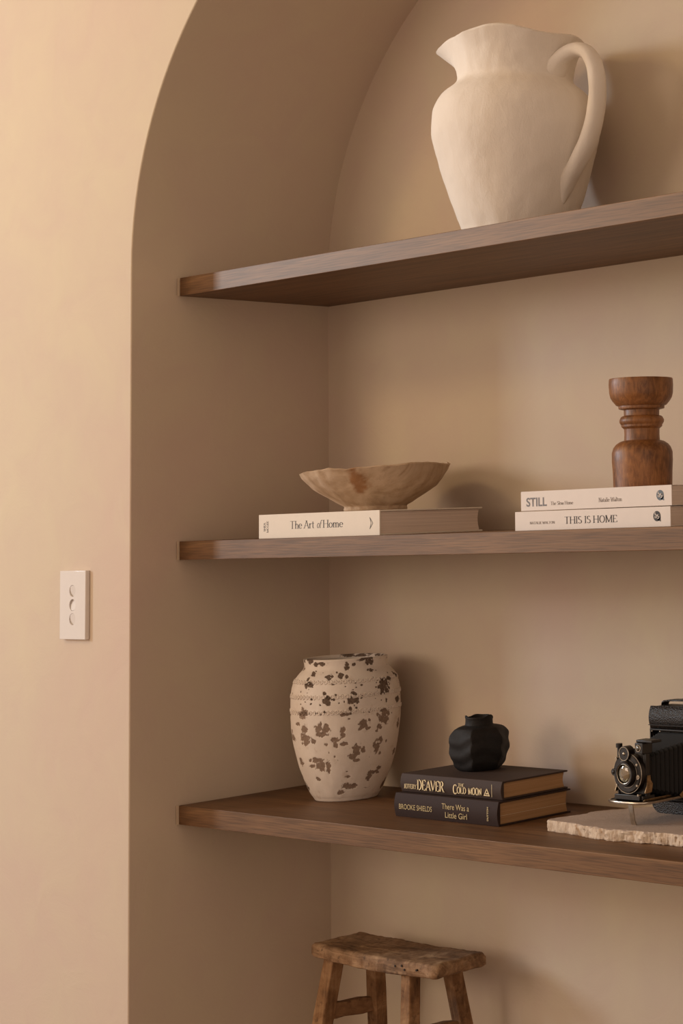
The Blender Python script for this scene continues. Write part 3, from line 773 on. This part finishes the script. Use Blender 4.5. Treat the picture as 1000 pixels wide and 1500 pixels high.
# bed with rails
bm = bmesh.new(); rs = []
zbed = .0335
for y, w in ((-.0170, .014), (-.0150, .027), (-.0100, .036), (-.002, .040), (.010, .0415), (.098, .0415)):
    rs.append([Vector((-w, y, zbed)), Vector((w, y, zbed)), Vector((w, y, zbed + .0028)), Vector((-w, y, zbed + .0028))])
rings(bm, rs); bed = link('bed', bm, 'black_metal', cam_o, bevel=.0006, angle=30)
bm = bmesh.new(); rs = []
ed = [(-.042, .098), (-.042, .010), (-.0405, -.003), (-.0365, -.0105), (-.0275, -.0158), (-.014, -.0182), (0, -.0187), (.014, -.0182), (.0275, -.0158), (.0365, -.0105), (.0405, -.003), (.042, .010), (.042, .098)]
for x, y in ed: rs.append([Vector((x * k, y * (1 if y > 0 else k) , zbed + h)) for k, h in ((1.0, -.0006), (1.03, .0006), (1.03, .0030), (1.0, .0036), (.96, .0036), (.96, -.0006))])
rings(bm, rs); link('bed_edge', bm, 'metal', bed, angle=60)
for s in (-1, 1):
    bm = bmesh.new(); box(bm, s * .029 - .0018, s * .029 + .0018, -.004, .096, zbed + .0028, zbed + .0058); link('rail', bm, 'brass', bed, bevel=.0004)
    # folding struts between the body and bed
    bm = bmesh.new(); p0, p1 = Vector((s * .0445, .097, .066)), Vector((s * .0445, .055, zbed + .003))
    d = (p1 - p0).normalized(); u = Vector((0, -d.z, d.y)) * .0032
    rs = [[p + u * a + Vector((b, 0, 0)) for a, b in ((-1, -.0007), (1, -.0007), (1, .0007), (-1, .0007))] for p in (p0, p1)]
    rings(bm, rs); link('strut', bm, 'brass', cam_o, bevel=.0003)
# front foot
bm = bmesh.new(); rs = []
for z, w, y in ((zbed, .0050, -.003), (.020, .0046, -.0005), (.008, .0044, .0015), (.002, .0050, .0035), (0, .0048, .0040)):
    rs.append([Vector((-w, y - .0010, z)), Vector((w, y - .0010, z)), Vector((w, y + .0010, z)), Vector((-w, y + .0010, z))])
rings(bm, rs)
rs = [[Vector((x, y - .0018, z)) for x, z in ((-.0018, .004), (.0018, .004), (.0018, .028), (-.0018, .028))] for y in (.0005, .0040)]
link('foot', bm, 'metal', cam_o, bevel=.0005, angle=30)
# front standard: carriage, side uprights, lens board
bm = bmesh.new(); box(bm, -.030, .030, -.006, .018, zbed + .0045, zbed + .0105); box(bm, -.026, .026, -.009, -.005, zbed + .004, zbed + .012)
carr = link('lens_carriage', bm, 'black_metal', cam_o, bevel=.001)
for s in (-1, 1):
    bm = bmesh.new(); box(bm, s * .0285 - .0014, s * .0285 + .0014, .001, .009, zbed + .008, .110 if s < 0 else .107); link('upright', bm, 'black_metal', cam_o, bevel=.0004)
    bm = bmesh.new(); rs = [[Vector((s * .0310 + d, y, z)) for y, z in ((-.003, .048), (.010, .048), (.0125, .060), (.0085, .066), (.008, .073), (.002, .073), (.001, .058), (-.003, .050))] for d in (-.0006, .0006)]
    rings(bm, rs); link('latch', bm, 'brass', cam_o)
bm = bmesh.new(); box(bm, -.0265, .0265, .0015, .0075, .044, .104); link('lens_board', bm, 'black_metal', cam_o, bevel=.002)
# shutter disc and its rings
bm = bmesh.new(); yb = .0015
cyl(bm, (0, yb, cz), (0, yb - .008, cz), .0295, .0295, 64); cyl(bm, (0, yb - .008, cz), (0, yb - .0100, cz), .0295, .0265, 64)
sh = link('shutter', bm, 'black_metal', cam_o, angle=30)
bm = bmesh.new(); torus(bm, (0, yb - .0085, cz), (0, 1, 0), .0290, .0005, 64, 6); torus(bm, (0, yb - .0102, cz), (0, 1, 0), .0205, .0003, 64, 6)
link('shutter_rim', bm, 'metal', sh)
bm = bmesh.new()
rs = []
for y, r in ((yb - .0095, .0190), (yb - .0155, .0185), (yb - .0175, .0175), (yb - .0175, .0150), (yb - .0125, .0138)):
    rs.append([Vector((r * cos(2 * pi * i / 56), y, cz + r * sin(2 * pi * i / 56))) for i in range(56)])
rings(bm, rs, True, False, True); link('lens_barrel', bm, 'black_metal', cam_o, angle=30)
bm = bmesh.new(); torus(bm, (0, yb - .0162, cz), (0, 1, 0), .0142, .0006, 56, 8); link('lens_ring', bm, 'metal', cam_o)
bm = bmesh.new(); dome(bm, (0, yb - .0130, cz), (0, -1, 0), .0137, .0040, 48, 8); link('lens', bm, 'glass', cam_o)
bm = bmesh.new(); dome(bm, (0, yb - .0127, cz), (0, -1, 0), .0085, .0008, 48, 3); link('lens_iris', bm, 'brass', cam_o)
# speed dial above the lens
dl = bmesh.new(); cyl(dl, (-.003, yb - .001, cz + .0285), (-.003, yb - .0125, cz + .0285), .0110, .0110, 40); dlo = link('speed_dial', dl, 'black_metal', cam_o, angle=30)
bm = bmesh.new(); torus(bm, (-.003, yb - .0127, cz + .0285), (0, 1, 0), .0098, .0006, 40, 6); dome(bm, (-.003, yb - .0125, cz + .0285), (0, -1, 0), .0026, .0018, 16, 4); link('dial_ring', bm, 'metal', dlo)
for x, z, r, m, lab in ((-.0262, .001, .0052, 'black_metal', 0), (.0235, -.004, .0034, 'metal', 1), (.0215, .0135, .0018, 'metal', 1), (.0215, -.0165, .0016, 'metal', 1), (-.0205, -.0175, .0015, 'metal', 1), (-.021, .021, .0018, 'metal', 1), (.0235, -.0300, .0016, 'metal', 1)):
    bm = bmesh.new(); cyl(bm, (x, yb - .006, cz + z), (x, yb - .0115, cz + z), r, r, 20); dome(bm, (x, yb - .0115, cz + z), (0, -1, 0), r * .55, r * .4, 14, 3)
    link('knob' if r > .003 else 'screw', bm, m, cam_o, angle=30)
    if not lab:
        bm = bmesh.new(); dome(bm, (x, yb - .0117, cz + z), (0, -1, 0), .0022, .0018, 14, 4); link('screw', bm, 'metal', cam_o)
# tall knurled knob at the left, viewfinder at the right
bm = bmesh.new(); cyl(bm, (-.0285, .004, .105), (-.0285, .004, .1105), .0030, .0026, 16); cyl(bm, (-.0285, .004, .1105), (-.0285, .004, .1165), .0048, .0048, 20); link('focus_knob', bm, 'black_metal', cam_o, angle=30, bevel=.0004)
bm = bmesh.new(); box(bm, .0165, .0330, -.008, .012, .1045, .1205); box(bm, .0150, .0480, -.004, .016, .1205, .1245)
vfd = link('viewfinder', bm, 'black_metal', cam_o, bevel=.0012)
bm = bmesh.new(); dome(bm, (.0240, -.0080, .1130), (0, -1, 0), .0042, .0022, 24, 5); link('viewfinder_lens', bm, 'glass', vfd)
bm = bmesh.new(); torus(bm, (.0240, -.0082, .1130), (0, 1, 0), .0046, .0006, 28, 6); link('viewfinder_ring', bm, 'metal', vfd)
# bellows
bm = bmesh.new(); rs = []; N = 26
for i in range(N + 1):
    t = i / N; k = (1 if i % 2 else 0) * .0042 * (.5 + .5 * t)
    hx = .0235 + (.0500 - .0235) * t - k; hz0 = .0480 + (.0220 - .0480) * t + k; hz1 = .1020 + (.1205 - .1020) * t - k
    c = .005
    rs.append([Vector((x, .0078 + (BY0 + .002 - .0078) * t, z)) for x, z in ((-hx + c, hz0), (hx - c, hz0), (hx, hz0 + c), (hx, hz1 - c), (hx - c, hz1), (-hx + c, hz1), (-hx, hz1 - c), (-hx, hz0 + c))])
rings(bm, rs); link('bellows', bm, 'bellows', cam_o, angle=20)

# ------------------------------------------------------------------ stool
SZ = Z0 - .2425
stool = thing('stool', (.338, .190, 0), 'small weathered wooden stool with splayed legs below the lowest shelf', 'stool')
ox, oy = .338, .190
def grid_seat():
    bm = bmesh.new(); nx, ny = 120, 40; hx, hy, T = .168, .0520, .0270
    top, bot = [], []
    for i in range(nx + 1):
        u = -1 + 2 * i / nx; rt, rb = [], []
        for j in range(ny + 1):
            v = -1 + 2 * j / ny
            ex = 1 - abs(u) ** 14 * .0; x = u * hx; y = v * hy
            # wobbling outline and rounded edge
            x += .0035 * fb((y * 25, u * 1.5, 1), 3) * abs(u) ** 3 ; y += .0035 * fb((x * 14, 3, v), 4) * abs(v) ** 2
            y *= 1 - .10 * max(0, abs(u) - .93) / .07
            e = max(0, (abs(u) - .955) / .045) ** 2 + max(0, (abs(v) - .87) / .13) ** 2
            dz = .0042 * min(1.4, e)
            wx = .0016 * fb((x * 18, y * 30, 2), 4) - .0010 * max(0, fb((x * 60, y * 60, 6), 2))
            sag = -.0030 * (1 - u * u)
            rt.append(bm.verts.new((x, y, wx + sag - dz)))
            rb.append(bm.verts.new((x, y, -T + sag + .5 * wx + dz * .8 + .003 * abs(u))))
        top.append(rt); bot.append(rb)
    for g in (top, bot):
        for i in range(nx):
            for j in range(ny): bm.faces.new((g[i][j], g[i + 1][j], g[i + 1][j + 1], g[i][j + 1]))
    def strip(A, B):
        for k in range(len(A) - 1): bm.faces.new((A[k], A[k + 1], B[k + 1], B[k]))
    strip([t[0] for t in top], [t[0] for t in bot]); strip([t[-1] for t in top], [t[-1] for t in bot]); strip(top[0], bot[0]); strip(top[-1], bot[-1])
    return bm
o = link('seat', grid_seat(), 'seat', stool, angle=50); o.location = (0, 0, SZ + .001)
ztop = SZ - .018
for x, z in ((.066, -.0115), (.083, -.0095), (.090, -.0150), (.121, -.0125)):
    bm = bmesh.new(); cyl(bm, (x, -.0535, SZ + z), (x, -.0480, SZ + z), .0018, .0018, 12); link('nail', bm, 'black_metal', stool)
def legm(x, y, sx, sy, a=.024, b=.022):
    bm = bmesh.new(); rs = []
    L = ztop; n = 14
    for k in range(n + 1):
        z = L * (1 - k / n); dz = L - z; ww = 1 + .10 * (k / n) + .05 * fb((x * 9, y * 9, z * 14), 3)
        cx_, cy_ = x + sx * dz * .13, y + sy * dz * .13
        rs.append([Vector((cx_ - ox + p * a / 2 * ww, cy_ - oy + q_ * b / 2 * ww, z)) for p, q_ in ((-1, -1), (1, -1), (1, 1), (-1, 1))])
    rings(bm, rs); return link('leg', bm, 'leg', stool, bevel=.0022, angle=30)
legm(.2105, .1600, -1, -1, .028, .024); legm(.4150, .1600, 1, -1, .024, .022)
legm(.2400, .2185, -1, 1, .026, .022); legm(.4420, .2185, 1, 1, .024, .024)
for x0, x1, s in ((.2105, .2400, -1), (.4150, .4420, 1)):
    bm = bmesh.new(); z = SZ - .112 + (0 if s < 0 else -.012); dz = ztop - z; e = dz * .13
    y0, y1 = .160 - e - oy, .2185 + e - oy
    a0, a1 = x0 + s * e - ox, x1 + s * e - ox
    rs = []
    for k in range(7):
        t = k / 6; x = a0 + (a1 - a0) * t; y = y0 + (y1 - y0) * t; w = .0085; h = .013 + .001 * sin(k * 2.1)
        rs.append([Vector((x - w, y, z - h)), Vector((x + w, y, z - h)), Vector((x + w, y, z + h)), Vector((x - w, y, z + h))])
    rings(bm, rs); link('stretcher', bm, 'rail', stool, bevel=.002, angle=30)

# ------------------------------------------------------------------ camera
q = (-0.61646, 0.08764, -0.0362, 2766.27648, 1464.36453, 489.81062, 3.07767, -1.85672, 0.47042)
yaw, pit, rol = q[:3]
fw = Vector((sin(yaw) * cos(pit), cos(yaw) * cos(pit), sin(pit))); rt = Vector((cos(yaw), -sin(yaw), 0)); up = rt.cross(fw)
r2 = rt * cos(rol) + up * sin(rol); u2 = -rt * sin(rol) + up * cos(rol)
mw = Matrix(((r2.x, u2.x, -fw.x, q[6]), (r2.y, u2.y, -fw.y, q[7]), (r2.z, u2.z, -fw.z, q[8] + Z0), (0, 0, 0, 1)))
cd = bpy.data.cameras.new('Camera'); co = bpy.data.objects.new('Camera', cd); COL.objects.link(co)
co.matrix_world = mw; cd.sensor_fit = 'VERTICAL'; cd.sensor_height = 36; cd.lens = q[3] / 1500 * 36
cd.shift_x = (500 - q[4]) / 1500; cd.shift_y = (q[5] - 750) / 1500
cd.clip_start = .05
bpy.context.scene.camera = co

# ------------------------------------------------------------------ light
def area(name, loc, target, sx, sy, power, color, spread=180):
    l = bpy.data.lights.new(name, 'AREA'); l.shape = 'RECTANGLE'; l.size = sx; l.size_y = sy; l.energy = power; l.color = color
    l.spread = RD(spread)
    o = bpy.data.objects.new(name, l); COL.objects.link(o); o.location = loc
    d = Vector(target) - Vector(loc); o.rotation_euler = d.to_track_quat('-Z', 'Y').to_euler(); return o
# tall daylight window of the room, off to the left and in front of the niche
dr = Vector((-1.39, -1, 0)).normalized()
wp = Vector((0, FACE, 0)) + dr * 4.6
area('daylight_window', (wp.x, wp.y, 2.35), (0.3, 0, 1.5), .50, 1.1, 92, (.74, .86, .98))
# second, broad daylight opening farther along the room, facing the niche from its left front
area('daylight_opening', (-1.35, -4.4, 1.9), (.6, .2, 1.3), 1.7, 1.5, 42, (1, .80, .63))
# warm pendant lamp hanging in the room in front of the wall
area('pendant_lamp', (-.5, -1.6, 2.55), (.6, .3, 1.9), .3, .3, 7, (1, .70, .34))
w = bpy.data.worlds.new('World'); bpy.context.scene.world = w; w.use_nodes = True
bg = w.node_tree.nodes['Background']; bg.inputs[0].default_value = (1.0, .765, .59, 1); bg.inputs[1].default_value = .86

vs = bpy.context.scene.view_settings
vs.view_transform = 'Standard'; vs.look = 'None'; vs.exposure = 0; vs.gamma = 1; vs.use_curve_mapping = False
